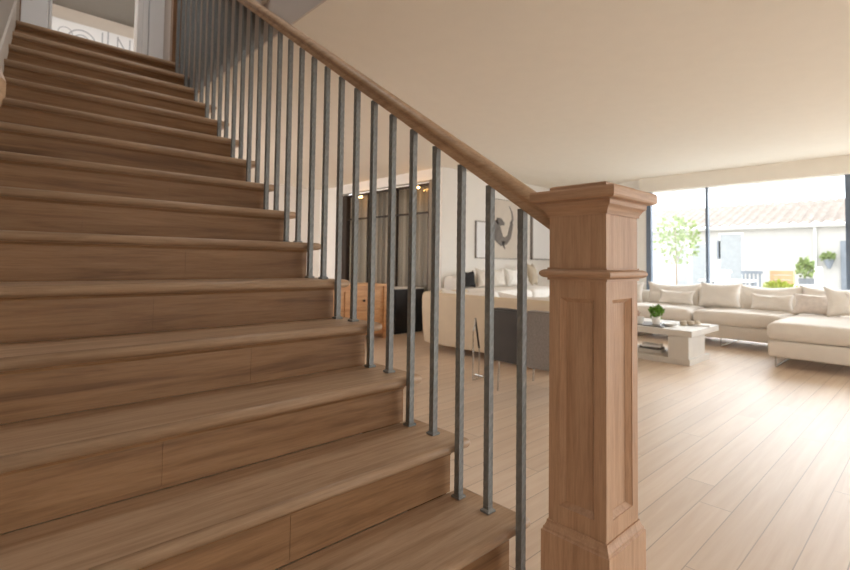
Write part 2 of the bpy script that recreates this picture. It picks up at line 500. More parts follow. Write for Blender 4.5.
for k in range(1, NT+1):
    tr_ = obj('tread', tread_mesh(k), M_treadX, stair, smooth=True)
    me = tr_.data
    flat = {ek for p in me.polygons if abs(p.normal.z) > .999 for ek in p.edge_keys}
    for e in me.edges:
        if tuple(sorted(e.vertices)) in flat: e.use_edge_sharp = True
    yr = nose(k)+.034; z0 = RISE*(k-1); z1 = RISE*k - T
    rnd = random.Random(k*13)
    j1 = rnd.uniform(.3, .75)
    rb = bmesh.new()
    xl = wallx(yr)+.004
    # riser in two boards with a hairline joint
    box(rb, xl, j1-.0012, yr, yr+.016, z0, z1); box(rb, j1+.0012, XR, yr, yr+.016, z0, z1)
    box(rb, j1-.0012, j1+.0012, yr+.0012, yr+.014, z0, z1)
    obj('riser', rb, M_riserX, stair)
    # scotia under the nosing
    sb = bmesh.new()
    s = .013
    sec = [(yr, z1), (yr-s, z1), (yr-s*.95, z1-s*.3), (yr-s*.45, z1-s*.55), (yr-s*.25, z1-s), (yr, z1-s)]
    extrude_poly(sb, sec, lambda u, v, t: (t, u, v), xl, XR)
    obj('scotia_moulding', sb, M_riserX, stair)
# cut string closing the open side, and the plain underside
bm = bmesh.new()
def under(y): return max(0.0, (y-nose(1)-.45)*(SLAB-.30)/(nose(NT)+.13-nose(1)-.45))
for k in range(1, NT+1):
    y = nose(k)+.0505; y1 = nose(k+1)+.0505 if k < NT else nose(NT)+.13
    cut = [y, y1] if not (y < nose(1)+.45 < y1) else [y, nose(1)+.45, y1]
    for a, b in zip(cut, cut[1:]):
        extrude_poly(bm, [(a, under(a)), (b, under(b)), (b, RISE*k-T-.0005), (a, RISE*k-T-.0005)], lambda u, v, t: (t, u, v), XR-.022, XR-.002)
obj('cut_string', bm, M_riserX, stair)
bm = bmesh.new()
extrude_poly(bm, [(nose(1)+.45, 0), (nose(NT)+.13, SLAB-.30), (nose(NT)+.13, SLAB-.28), (nose(1)+.42, 0)],
             lambda u, v, t: (t if t > .5 else wallx(u)+.01, u, v), 0, XR-.023)
obj('soffit', bm, M_wall_w, stair)

# ------------------------------------------------------------------ railing
rail = thing('stair_railing', 'sloping oak handrail on twisted dark iron balusters along the stair', 'railing', (0, 0, 0))
HB, HS = 1.1352, .0853/.126         # underside of the rail at YB, its slope
def rail_z(y): return HB + (y-.886)*HS
ang = math.atan(HS)
def rail_profile():
    # (across, up) half profile, mirrored; underside fillet band, groove, rounded cap
    h = [(0, 0), (.021, 0), (.023, .002), (.023, .013), (.0205, .017), (.0195, .022), (.0215, .027), (.029, .032),
         (.0325, .038), (.0325, .045), (.029, .053), (.020, .0585), (.009, .061), (0, .0615)]
    return h + [(-x, y) for x, y in h[-2:0:-1]]
bm = bmesh.new()
ya, yb_ = .722, 4.45
prof = rail_profile()
def rp(u, v, t):
    # section kept square to the slope except at its plumb-cut ends
    return (XB+u, t, rail_z(t) + v/math.cos(ang))
extrude_poly(bm, prof, rp, ya, yb_)
obj('handrail', bm, M_rail, rail, smooth=True, sharp=35)

def baluster_mesh(z0, z1, s=.0215):
    """square bar whose four faces carry shallow diagonal hammer grooves, plain at both ends"""
    bm = bmesh.new(); h = s/2
    a0, a1 = z0+.022, z1-.06
    n = max(10, int((a1-a0)/.0048))
    zs = [z0, a0-.001] + [a0+(a1-a0)*i/n for i in range(n+1)] + [a1+.001, z1]
    rings = []
    for z in zs:
        w = 1.0 if a0 <= z <= a1 else 0.0
        ring = []
        for q in range(4):
            for m in range(4):
                u = -1+m*.5                     # -1 is the corner, then along the face
                dep = 0.0
                if m:
                    ph = z/.030 - u*.42 + q*.5
                    dep = .0017*w*(.5+.5*math.sin(2*PI*ph))
                else:
                    dep = .0002*w*(1+math.sin(2*PI*(z/.030+q*.5)))
                x, y = h-dep, u*h
                if m == 0: y += dep
                for _ in range(q): x, y = -y, x
                ring.append(bm.verts.new((x, y, z)))
        rings.append(ring)
    for A, Bq in zip(rings, rings[1:]):
        for i in range(16):
            bm.faces.new([A[i], A[(i+1) % 16], Bq[(i+1) % 16], Bq[i]])
    bm.faces.new(rings[0]); bm.faces.new(rings[-1][::-1])
    return bm
for i in range(0, 29):
    y = YB+i*GO/2; k = (i+1)//2
    z0 = RISE*k; z1 = rail_z(y)+.006*0 + .0
    b = obj('baluster', baluster_mesh(z0, rail_z(y-.0106)+.002), M_iron, rail)
    b.location = (XB, y, 0)
    sb = bmesh.new(); sqlathe(sb, [(.005, z0), (.0065, z0+.002), (.0065, z0+.007), (.0005, z0+.012)], .0108, .0108)
    sh = obj('base_shoe', sb, M_iron, b)

# newel at the foot
NX, NY, HX, HY = 1.2315, .651, .0875, .0800
newel = thing('newel_post', 'square panelled oak newel post with moulded cap at the stair foot', 'newel post', (NX, NY, 0))
zs = .2897
Z_AST = .935; ZC = 1.0857; ZP0, ZP1 = .333, .872
def shaft():
    bm = bmesh.new()
    # core set back behind the panel frames
    d = .015; st = .032
    box(bm, -HX+d, HX-d, -HY+d, HY-d, zs-.03, ZC+.01)
    # frame: stiles at the corners, rails across
    for sx in (-1, 1):
        for sy in (-1, 1):
            x0, x1 = sorted((sx*HX, sx*(HX-st))); y0, y1 = sorted((sy*HY, sy*(HY-st)))
            box(bm, x0, x1, y0, y1, zs-.03, ZC+.01)
    for s in (-1, 1):
        for z0, z1 in ((zs-.03, ZP0), (ZP1, ZC+.01)):
            y0, y1 = sorted((s*HY, s*(HY-d-.001))); box(bm, -HX+st, HX-st, y0, y1, z0, z1)
            x0, x1 = sorted((s*HX, s*(HX-d-.001))); box(bm, x0, x1, -HY+st, HY-st, z0, z1)
    return bm
obj('shaft', shaft(), M_newelZ, newel)
def panel_mould(axis, s):
    """sloped bead framing the recessed panel on one face"""
    bm = bmesh.new(); st = .032; w = .011; d = .0145
    h = (HY if axis == 0 else HX) - st; f = (HX if axis == 0 else HY)
    def P(u, v, dep):
        return (s*(f-dep), u, v) if axis == 0 else (u, s*(f-dep), v)
    o = [(-h, ZP0), (h, ZP0), (h, ZP1), (-h, ZP1)]
    i = [(-h+w, ZP0+w), (h-w, ZP0+w), (h-w, ZP1-w), (-h+w, ZP1-w)]
    O = [bm.verts.new(P(u, v, .0025)) for u, v in o]; I = [bm.verts.new(P(u, v, d-.0005)) for u, v in i]
    O2 = [bm.verts.new(P(u, v, d)) for u, v in o]; I2 = [bm.verts.new(P(u, v, d)) for u, v in i]
    for a in range(4):
        b = (a+1) % 4
        bm.faces.new([O[a], O[b], I[b], I[a]]); bm.faces.new([O2[a], O2[b], O[b], O[a]])
        bm.faces.new([I[a], I[b], I2[b], I2[a]]); bm.faces.new([I2[a], I2[b], O2[b], O2[a]])
    return bm
for axis in (0, 1):
    for s in (-1, 1):
        obj('panel_moulding', panel_mould(axis, s), M_newelZ, newel)
bm = bmesh.new()
sqlathe(bm, [(.0145, 0), (.0145, .2615), (.0108, .2640), (.0108, .2700), (.0075, .2735), (.0042, .2810), (.0035, .2880), (-.002, .2880)], HX, HY)
obj('plinth', bm, M_newelZ, newel)
def ast_prof(c, h, p):
    return [(-.002, c-h-.006), (.004, c-h-.006), (.004, c-h)] + [(.004+(p-.004)*math.sin(a), c-h*math.cos(a)) for a in [i*PI/8 for i in range(1, 8)]] + [(.004, c+h), (.004, c+h+.004), (-.002, c+h+.004)]
bm = bmesh.new(); sqlathe(bm, ast_prof(Z_AST, .0115, .0205), HX, HY)
obj('astragal', bm, M_newelH, newel, smooth=True, sharp=50)
bm = bmesh.new()
sqlathe(bm, [(-.002, ZC), (.004, ZC), (.0045, ZC+.006), (.0085, ZC+.013), (.012, ZC+.019), (.0175, ZC+.023), (.0185, ZC+.026), (.0185, ZC+.033), (.0215, ZC+.036), (-.002, ZC+.036)], HX, HY)
obj('bed_moulding', bm, M_newelH, newel, smooth=True, sharp=30)
bm = bmesh.new()
sqlathe(bm, [(-.002, ZC+.0365), (.030, ZC+.0365), (.0365, ZC+.039), (.0385, ZC+.043), (.0385, ZC+.061), (.0365, ZC+.066), (-.002, ZC+.066)], HX, HY)
obj('cap_slab', bm, M_newelH, newel)
bm = bmesh.new()
sqlathe(bm, [(.0, ZC+.0665), (.0, ZC+.0785), (-.004, ZC+.0815), (-.03, ZC+.083)], HX, HY)
obj('cap_top', bm, M_newelH, newel)

for ch in newel.children:
    if ch.name.split('.')[0] in ('astragal', 'bed_moulding', 'cap_slab', 'cap_top'):
        ch.data.materials.append(M_newelY)
        for p in ch.data.polygons:
            if abs(p.normal.x) > abs(p.normal.y): p.material_index = 1

# post at the head of the flight
o = obj('landing_post', B(1.1965, 1.2665, 4.452, 4.522, SLAB, 3.75, bev=.004), M_post)
tag(o, 'plain square oak post at the head of the stair beside white wall', 'post')

# wall handrail, its lower end just inside the picture
o_t = thing('wall_handrail', 'oak handrail end on the left stair wall, cut by the photo edge', 'handrail', (0, 0, 0))
bm = bmesh.new()
sec = [(-.030, 0), (-.010, 0), (-.006, .004), (-.004, .018), (0, .024), (0, .052), (-.006, .058), (-.034, .058), (-.04, .05), (-.04, .024), (-.034, .018)]
HRX = lambda y: .040-.12*(y-1.2)
extrude_poly(bm, sec, lambda u, v, t: (HRX(t)+u, t, 1.236+(t-1.2)*sl+v), 1.2, 1.75)
obj('rail_bar', bm, M_rail, o_t)
for y in (1.5,):
    zz = 1.236+(y-1.2)*sl+.01
    bm = bmesh.new(); tube(bm, [(HRX(y)-.02, y, zz+.002), (HRX(y)-.02, y, zz-.04), (wallx(y)+.001, y, zz-.05)], .007)
    obj('bracket', bm, M_iron, o_t)

# ------------------------------------------------------------------ upper floor seen through the stairwell
struct('floor_landing', B(wallx(4.5)-.02, 3.2, 4.44+.12, 9.8, SLAB-.05, SLAB), M_floor)
struct('ceiling_upper', B(-.6, 3.2, 4.9, 9.8, 4.98, 5.05), M_shade_c)
struct('ceiling_stairwell', B(-.8, XO+.1, -.7, 4.99, 5.0, 5.06), M_wall_w)
struct('wall_landing', B(.235, .40, 5.0, 5.1, SLAB, 5.0), M_white)
struct('wall_landing_right', B(1.145, 1.268, 5.0, 5.1, SLAB, 5.0), M_white)
struct('wall_stairwell_rear', B(-.8, XO, -.7, -.6, CEIL, 5.0), M_wall_w)
d = struct_empty('door_1')
bm = bmesh.new(); box(bm, 1.045, 1.085, 4.985, 5.11, SLAB, 4.9, bev=.004); box(bm, 1.085, 1.13, 4.978, 5.11, SLAB, 4.9, bev=.006)
box(bm, .41, .43, 4.985, 5.11, SLAB, 4.9, bev=.003)
obj('door_casing', bm, M_white, d)
obj('door_stop', B(.175, .232, 4.985, 5.1, SLAB, 5.0), M_post, d)
obj('hinge', B(.262, .30, 4.994, 4.9995, 3.03, 3.045), M_outdk, d)
struct('wall_upper_left', B(-.2, -.1, 5.1, 9.7, SLAB, 5.0), M_wall_w)
struct('wall_upper_back', B(-.2, 3.2, 9.6, 9.7, SLAB, 5.0), M_trim)
struct('wall_upper_right', B(3.1, 3.2, 5.1, 9.6, SLAB, 5.0), M_wall_w)
pt = thing('printed_panel', 'white wall panel with grey ring and letter-like line drawings upstairs', 'panel', (0, 0, 0))
obj('panel_board', B(.80, 2.3, 9.555, 9.598, SLAB, 4.76), M_paperw, pt)
def ring_bm(cx, cz, r, w, y=9.553, n=28, a0=0, a1=2*PI):
    bm = bmesh.new()
    for k in range(n):
        t0 = a0+(a1-a0)*k/n; t1 = a0+(a1-a0)*(k+1)/n
        p = [(cx+q*math.cos(t), cz+q*math.sin(t)) for q, t in ((r-w, t0), (r, t0), (r, t1), (r-w, t1))]
        extrude_poly(bm, p, lambda u, v, t: (u, t, v), y-.003, y+.004)
    bmesh.ops.remove_doubles(bm, verts=bm.verts[:], dist=1e-5)
    return bm
M_line = plain('print_line_grey', (176,178,182), rough=.9)
for cx, cz, r, w in ((1.22, 4.47, .2, .02), (1.22, 4.47, .12, .018), (1.0, 4.55, .1, .012)):
    obj('printed_ring', ring_bm(cx, cz, r, w), M_line, pt)
bm = bmesh.new()
for (xa, za, xb, zb) in ((1.72, 4.28, 1.72, 4.62), (1.72, 4.6, 1.9, 4.3), (1.9, 4.3, 1.9, 4.62), (1.58, 4.3, 1.58, 4.66), (1.5, 4.62, 1.5, 4.45), (1.5, 4.45, 1.58, 4.4)):
    za += .10; zb += .10
    dx, dz = xb-xa, zb-za; l = math.hypot(dx, dz); nx, nz = -dz/l*.009, dx/l*.009
    extrude_poly(bm, [(xa+nx, za+nz), (xb+nx, zb+nz), (xb-nx, zb-nz), (xa-nx, za-nz)], lambda u, v, t: (u, t, v), 9.55, 9.557)
obj('printed_strokes', bm, M_line, pt)
# round fitting high on the stairwell wall
rf = thing('wall_lamp', 'round dark fitting with pale ring high above the handrail', 'lamp', (XO, 2.80, 2.575))
bm = bmesh.new(); lathe(bm, [(.055, 0), (.06, .006), (.06, .014), (.048, .02)], n=28); bm.transform(Matrix.Rotation(-PI/2, 4, 'Y'))
obj('rim', bm, M_trim, rf)
bm = bmesh.new(); lathe(bm, [(.04, .021), (.04, .026), (.03, .03)], n=24); bm.transform(Matrix.Rotation(-PI/2, 4, 'Y'))
obj('diffuser', bm, M_outdk, rf)

# ------------------------------------------------------------------ dining end: glazed curtain wall, sideboard, cabinet
CX = 4.72
gw = struct_empty('window_6')
bm = bmesh.new()
ya, yb2 = 4.95, 7.12
box(bm, CX-.03, CX+.01, ya, yb2, 2.055, 2.075); box(bm, CX-.03, CX+.01, ya, yb2, 1.655, 1.675); box(bm, CX-.03, CX+.01, ya, yb2, 0, .04)
for y in (ya, 5.65, 6.38): box(bm, CX-.03, CX+.01, y, y+.015, .04, 2.055)
obj('window_frame', bm, M_dark, gw)
obj('side_post', B(CX-.05, CX+.06, yb2-.16, yb2, 0, 2.08), M_dark, gw)
obj('jamb_panel', B(CX-.03, CX+.10, 4.84, 4.948, 0, 2.12), M_reed, gw)
bm = bmesh.new()
n = 420
prev = None
for i in range(n+1):
    t = i/n; y = 4.97 + (yb2-.17-4.97)*t
    x = CX+.055 + 0.032*math.sin(t*2*PI*23 + .9*math.sin(t*17)) + .008*math.sin(t*91)
    a, b_ = bm.verts.new((x, y, .03)), bm.verts.new((x, y, 2.05))
    if prev: bm.faces.new([prev[0], a, b_, prev[1]])
    prev = (a, b_)
cur = obj('curtain', bm, M_curtain, None, smooth=True)
m = cur.modifiers.new('solid', 'SOLIDIFY'); m.thickness = .004
tag(cur, 'pleated taupe curtain behind the dark framed glazing in the dining end', 'curtain')
obj('pane', B(CX-.012, CX-.008, ya+.016, yb2-.16, .041, 2.054), M_glass, gw)
struct('wall_dining_head', B(CX, CX+.1, 4.84, 7.15, 2.125, CEIL), M_wall_w)
struct('wall_dining_rear', B(CX+.12, CX+.16, 4.84, 7.15, 0, 2.12), plain('dim_wall', (120,108,96), rough=.9))
for (y, z, lab) in ((6.50, 1.99, 'far glow of a reflected lamp at the top of the curtained glazing, nearer the sideboard side'), (5.13, 2.0, 'near glow of a reflected lamp at the top of the curtained glazing, beside its right jamb')):  # warm reflections in the glass, built as small hanging bulbs
    pl = thing('reflected_lamp', lab, 'lamp', (CX-.13, y, z), group='reflected lamp glows by the curtain')
    bm = bmesh.new(); tube(bm, [(0,0,CEIL-z), (0,0,.03)], .003, 6); tube(bm, [(0,-.09,.03), (0,.09,.03)], .004, 6)
    obj('stem', bm, M_dark, pl)
    for q in (-.07, 0, .07):
        bm = bmesh.new(); bmesh.ops.create_icosphere(bm, subdivisions=2, radius=.017); bm.transform(Matrix.Translation((0, q, .012)))
        obj('glow_bead', bm, M_glow, pl, smooth=True)

sb = thing('sideboard', 'light oak chest of drawers with round knobs seen past the stair end', 'sideboard', (3.25, 4.85, 0))
W2 = .64; D = .42; HT = .68
bm = bmesh.new()
box(bm, -W2, -W2+.05, 0, D, 0, HT-.03, bev=.003); box(bm, W2-.05, W2, 0, D, 0, HT-.03, bev=.003)
box(bm, -W2+.05, W2-.05, .02, D, .06, HT-.03)
obj('carcass', bm, M_side, sb)
obj('top', B(-W2-.01, W2+.01, -.012, D, HT-.029, HT, bev=.006), M_side, sb)
for c in (-.27, .27):
    for (z0, z1) in ((.07, .36), (.372, .60)):
        dr = obj('drawer', B(c-.262 if c < 0 else c-.262, c+.262, .002, .02, z0, z1, bev=.003), M_side, sb)
        bm = bmesh.new(); lathe(bm, [(.008, 0), (.008, .012), (.016, .018), (.017, .026), (.01, .032)], n=14); bm.transform(Matrix.Translation((c+.03*0, .001, (z0+z1)/2)) @ Matrix.Rotation(PI/2, 4, 'X'))
        obj('knob', bm, M_dark, dr, smooth=True)

cb = thing('cabinet', 'low black cabinet with thin pale top between sideboard and cream sofa', 'cabinet', (4.34, 5.0, 0))
obj('body', B(-.2, .32, 0, .32, .03, .595, bev=.004), M_black, cb)
obj('plinth', B(-.19, .31, .02, .31, 0, .03), M_black, cb)
obj('top', B(-.21, .33, -.01, .33, .595, .61, bev=.002), M_table, cb)
obj('door', B(-.195, .058, -.012, 0, .04, .59, bev=.002), M_black, cb)
obj('door', B(.062, .315, -.012, 0, .04, .59, bev=.002), M_black, cb)

# ------------------------------------------------------------------ rear lounge group
def pil(name, label, cat, loc, w, h, t, mat, rz=0, tilt=.2, seed=1, group=None, pinch=.12, sag=.015):
    bm = pillow(w, h, t, seed=seed, pinch=pinch, sag=sag)
    bm.transform(Matrix.Rotation(tilt, 4, 'Y'))
    o = obj(name, bm, mat, None, smooth=True)
    o.location = loc; o.rotation_euler = (0, 0, rz)
    return tag(o, label, cat, group)

# cream sofa with its curved back to the stair: back plane x = 3.7
cs = thing('curved_back_sofa', 'cream sofa with rounded outer back turned to the stairs', 'sofa', (3.70, 3.10, 0))
def back_shell():
    """U-shaped back and arms, one wrapped shell with rounded corners and slight outward flare"""
    bm = bmesh.new()
    hl, dp, r, th = 1.03, .80, .26, .13
    path = []
    path.append((dp, hl)); path.append((r, hl))
    path += [(r-r*math.sin(a), hl-r+r*math.cos(a)) for a in [i*PI/16 for i in range(1, 8)]]
    path.append((0, hl-r)); path += [(0, hl-r-(2*hl-2*r)*i/8) for i in range(1, 8)]; path.append((0, -hl+r))
    path += [(r-r*math.cos(a), -hl+r-r*math.sin(a)) for a in [i*PI/16 for i in range(1, 8)]]
    path.append((r, -hl)); path.append((dp, -hl))
    P = [Vector(p) for p in path]
    rings = []
    for i, p in enumerate(P):
        d = (P[min(i+1, len(P)-1)]-P[max(i-1, 0)]).normalized(); nrm = Vector((d.y, -d.x))   # outward is -x on the back
        if nrm.dot(p-Vector((.6, 0))) < 0: nrm = -nrm
        ring = []
        sec = [(-.04, .075), (-.02, .085), (.0, .20), (.012, .42), (.014, .56), (.008, .60), (-.01, .625), (-.05, .633), (-.09, .625), (-.115, .60), (-.12, .3), (-.12, .075)]
        for o, z in sec:
            q = p+nrm*o; ring.append(bm.verts.new((q.x, q.y, z)))
        rings.append(ring)
    for A, Bq in zip(rings, rings[1:]):
        n = len(A)
        for k in range(n): bm.faces.new([A[k], A[(k+1) % n], Bq[(k+1) % n], Bq[k]])
    bm.faces.new(rings[0]); bm.faces.new(rings[-1][::-1])
    return bm
obj('back_shell', back_shell(), M_sofab, cs, smooth=True, sharp=50)
bm = soft_box(.66, 1.60, .2, .05); bm.transform(Matrix.Translation((.46, 0, .08)))
obj('seat_base', bm, M_sofab, cs, smooth=True)
for s in (-.4, .4):
    bm = soft_box(.64, .79, .14, .05, puff=.02); bm.transform(Matrix.Translation((.46, s, .285)))
    obj('seat_cushion', bm, M_whitef, cs, smooth=True)
for s in (-.4, .4):
    bm = pillow(.76, .26, .17, seed=4+s, sag=.02); bm.transform(Matrix.Translation((.22, s, .42)) @ Matrix.Rotation(-.15, 4, 'Y'))
    obj('back_cushion', bm, M_whitef, cs, smooth=True)
for x in (.08, .72):
    for y in (-.8, -.12, .8):
        bm = bmesh.new(); tube(bm, [(x, y, 0), (x, y, .085)], .009, 8)
        obj('leg', bm, M_chrome, cs)

# grey armchair nearer than the sofa
ac = thing('armchair', 'charcoal and grey wool armchair on thin metal legs behind the newel', 'armchair', (2.93, 2.12, 0), .0)
def shell_side():
    bm = bmesh.new()
    pts = [(0, .235), (.0, .60), (.02, .615), (.36, .60), (.42, .25)]
    return bm
def prism_quad(P, z0, z1, flare=0.0):
    bm = bmesh.new()
    c = sum((Vector(p) for p in P), Vector((0, 0)))/len(P)
    a = [bm.verts.new((p[0], p[1], z0)) for p in P]; b = [bm.verts.new((c.x+(p[0]-c.x)*(1+flare), c.y+(p[1]-c.y)*(1+flare), z1)) for p in P]
    bm.faces.new(a[::-1]); bm.faces.new(b)
    for i in range(len(P)):
        j = (i+1) % len(P); bm.faces.new([a[i], a[j], b[j], b[i]])
    bmesh.ops.bevel(bm, geom=bm.edges[:], offset=.014, segments=2, affect='EDGES')
    return bm
# dark outer panel (left part of the back and the left arm)
obj('side_shell', prism_quad([(-.03, .24), (-.045, -.06), (.03, -.06), (.045, .16), (.07, .24)], .235, .622), M_shell, ac, label='charcoal leather side shell')
obj('armrest', prism_quad([(.075, .155), (.5, .155), (.5, .235), (.075, .235)], .235, .50), M_wool, ac)
obj('backrest', prism_quad([(-.035, -.075), (.03, -.46), (.13, -.46), (.07, -.075)], .225, .625, .04), M_wool, ac, label='grey wool backrest')
obj('armrest', prism_quad([(.135, -.46), (.56, -.40), (.56, -.32), (.14, -.37)], .235, .50), M_wool, ac)
bm = soft_box(.42, .44, .16, .05, puff=.02); bm.transform(Matrix.Translation((.33, -.1, .27)))
obj('seat_cushion', bm, M_wool, ac, smooth=True)
for (x, y) in ((.02, .2), (.02, -.38), (.48, .2), (.48, -.36)):
    bm = bmesh.new(); tube(bm, [(x*1.0, y*1.05, 0), (x, y, .24)], .007, 8)
    obj('leg', bm, M_chrome, ac)

# slender chrome frame stool / side table left of the armchair
st = thing('side_table', 'slender metal framed side table between cream sofa and armchair', 'table', (3.04, 2.66, 0))
bm = bmesh.new(); tube(bm, [(0, 0, .004), (0, 0, .40)], .005, 8)
obj('leg', bm, M_chrome, st)
bm = bmesh.new(); tube(bm, [(.10, .02, .25), (.06, .03, .50)], .008, 8)
obj('handle', bm, M_dark, st)
bm = bmesh.new(); tube(bm, [(0, 0, .006), (.16, .02, .006), (.17, .12, .006)], .005, 8); tube(bm, [(.10, .02, .006), (.10, .02, .25)], .004, 8)
obj('foot_bar', bm, M_chrome, st)
bm = bmesh.new(); tube(bm, [(0, 0, .40), (.03, .01, .45), (.06, .03, .50)], .005, 8)
obj('arm', bm, M_chrome, st)

# white sofa along the back wall
ws = thing('white_sofa', 'long white sofa against the back wall under the pictures', 'sofa', (5.60, 4.25, 0))
bm = soft_box(1.76, .85, .41, .05); bm.transform(Matrix.Translation((0, 0, .06)))
obj('seat_base', bm, M_whitef, ws, smooth=True)
bm = soft_box(1.76, .22, .45, .07); bm.transform(Matrix.Translation((0, .34, .33)))
obj('backrest', bm, M_whitef, ws, smooth=True)
for s in (-.43, .43):
    bm = soft_box(.85, .66, .14, .05, puff=.02); bm.transform(Matrix.Translation((s, -.1, .47)))
    obj('seat_cushion', bm, M_whitef, ws, smooth=True)
for x in (-.8, .8):
    for y in (-.36, .36):
        obj('leg', B(x-.02, x+.02, y-.02, y+.02, 0, .07), M_dark, ws)
g2 = 'cushions on the white sofa'
ZS = .625
pil('cushion', 'small dark charcoal cushion at the left end of the white sofa', 'cushion', (4.93, 4.38, ZS), .24, .24, .10, M_blackf, rz=-PI/2, tilt=-.2, seed=2, group=g2)
pil('cushion', 'pale beige cushion right of the charcoal one on white sofa', 'cushion', (5.20, 4.34, ZS), .3, .28, .12, M_linen, rz=-PI/2, tilt=-.2, seed=3, group=g2)
pil('cushion', 'off-white cushion below the animal picture on white sofa', 'cushion', (5.50, 4.34, ZS), .3, .27, .12, M_linen2, rz=-PI/2, tilt=-.2, seed=5, group=g2)
pil('cushion', 'white cushion left of the beige cone-shaped one on white sofa', 'cushion', (5.84, 4.34, ZS), .3, .28, .12, M_whitef, rz=-PI/2, tilt=-.2, seed=6, group=g2)
pil('cushion', 'tall narrow beige cushion under the second framed picture', 'cushion', (6.30, 4.28, ZS), .26, .36, .13, M_stone, rz=-PI/2+.3, tilt=-.25, seed=8, group=g2, pinch=.16)

# white coffee table in that group with its things
ct = thing('low_white_table', 'low white table between the cream sofa and white sofa', 'table', (5.15, 3.3, 0))
obj('table_top', B(-.35, .35, -.35, .35, .42, .46, bev=.006), M_white, ct)
obj('pedestal', B(-.2, .2, -.2, .2, 0, .42, bev=.004), M_white, ct)
def vase(name, label, loc, prof, mat, cat='vase', group=None):
    bm = bmesh.new(); lathe(bm, prof, n=20)
    o = obj(name, bm, mat, None, smooth=True, sharp=50); o.location = loc
    return tag(o, label, cat, group)
vase('white_vase', 'small round white vase on the low white table', (5.02, 3.18, .46), [(.03,0),(.06,.04),(.062,.08),(.03,.13),(.022,.15),(.026,.16)], M_pot)
vase('dark_bowl', 'small dark bowl left of the vase on the low white table', (4.98, 3.42, .46), [(.03,0),(.06,.03),(.075,.06),(.07,.06),(.05,.02)], M_outdk, 'bowl')
vase('brown_bowl', 'brown pot right of the white vase on the low white table', (5.18, 3.08, .46), [(.03,0),(.05,.03),(.055,.07),(.035,.09)], M_stone, 'pot')

# pictures on the back wall
def picture(name, label, x0, x1, z0, z1, dep, fmat, cmat, fw_=.012):
    p = thing(name, label, 'picture', ((x0+x1)/2, YBK, (z0+z1)/2), group=None)
    w, h = (x1-x0)/2, (z1-z0)/2
    bm = bmesh.new()
    box(bm, -w, w, -dep, -.001, -h, -h+fw_); box(bm, -w, w, -dep, -.001, h-fw_, h)
    box(bm, -w, -w+fw_, -dep, -.001, -h+fw_, h-fw_); box(bm, w-fw_, w, -dep, -.001, -h+fw_, h-fw_)
    obj('frame', bm, fmat, p)
    obj('canvas', B(-w+fw_, w-fw_, -dep+.006, -.002, -h+fw_, h-fw_), cmat, p)
    return p
M_pf = plain('picture_frame_grey', (140,132,126), rough=.5)
picture('wall_panel', 'narrow white framed panel left of the animal picture', 5.41, 5.66, 1.03, 1.58, .03, M_pf, M_paperw)
p1 = picture('framed_picture', 'beige picture of a grey horned animal on the back wall', 5.68, 6.68, 1.03, 1.95, .03, M_pf, M_canvas, .008)
# ink figure: curled body, legs, one long horn (flat paint, traced outline)
def blob(pts, w):
    bm = bmesh.new(); n = len(pts)
    L, R = [], []
    for i, p in enumerate(pts):
        a, b = Vector(pts[max(0, i-1)]), Vector(pts[min(n-1, i+1)]); d = (b-a).normalized(); nr = Vector((-d.y, d.x))
        L.append(Vector(p)+nr*w[i]); R.append(Vector(p)-nr*w[i])
    poly = [(v.x, v.y) for v in L] + [(v.x, v.y) for v in R[::-1]]
    for i in range(n-1):
        extrude_poly(bm, [tuple(L[i]), tuple(L[i+1]), tuple(R[i+1]), tuple(R[i])], lambda u, v, t: (u, t, v), -.0265, -.0235)
    return bm
cx, cz = 6.18, 1.49
def rel(l): return [(x-cx, z-cz) for x, z in l]
obj('painted_animal', blob(rel([(5.85,1.62),(5.88,1.5),(5.92,1.38),(6.02,1.30),(6.12,1.31),(6.2,1.38),(6.24,1.5),(6.27,1.60)]), [.05,.10,.11,.08,.06,.05,.045,.035]), M_ink, p1)
obj('painted_horn', blob(rel([(6.24,1.58),(6.29,1.66),(6.27,1.76),(6.2,1.86)]), [.03,.022,.016,.006]), M_ink, p1)
obj('painted_head', blob(rel([(5.88,1.62),(5.98,1.6),(6.08,1.57)]), [.04,.06,.02]), M_ink, p1)
obj('painted_leg', blob(rel([(6.05,1.3),(6.07,1.22),(6.1,1.18)]), [.03,.02,.01]), M_ink, p1)
p2 = picture('framed_picture', 'pale picture in a deep grey frame nearest the newel post', 6.80, 7.5, 1.03, 1.83, .05, M_pf, M_paperw, .014)
obj('painted_ring', ring_bm(.52, 0, .09, .014, y=-.046).__class__ and ring_bm(.26, 0, .09, .014, y=-.046), M_ink, p2)

# ------------------------------------------------------------------ main sectional sofa by the window
ms = thing('sectional_sofa', 'large cream corner sofa with chaise along the garden window', 'sofa', (0, 0, 0))
def part(name, bm, mat, parent, loc, rz=0, label=None):
    bm.transform(Matrix.Translation(loc) @ Matrix.Rotation(rz, 4, 'Z'))
    return obj(name, bm, mat, parent, smooth=True, label=label)
XF, XBK = 6.56, 7.50       # main run: front, back
YR, YL = .25, 3.74
part('sofa_base', soft_box(XBK-XF-.04, YL-1.22, .155, .02, n=6), M_linen, ms, ((XF+XBK)/2+.01, (YL+1.22)/2, .10))
part('sofa_base', soft_box(XBK-5.66, 1.20-YR, .155, .02, n=6), M_linen, ms, ((5.66+XBK)/2, (1.19+YR)/2, .10))
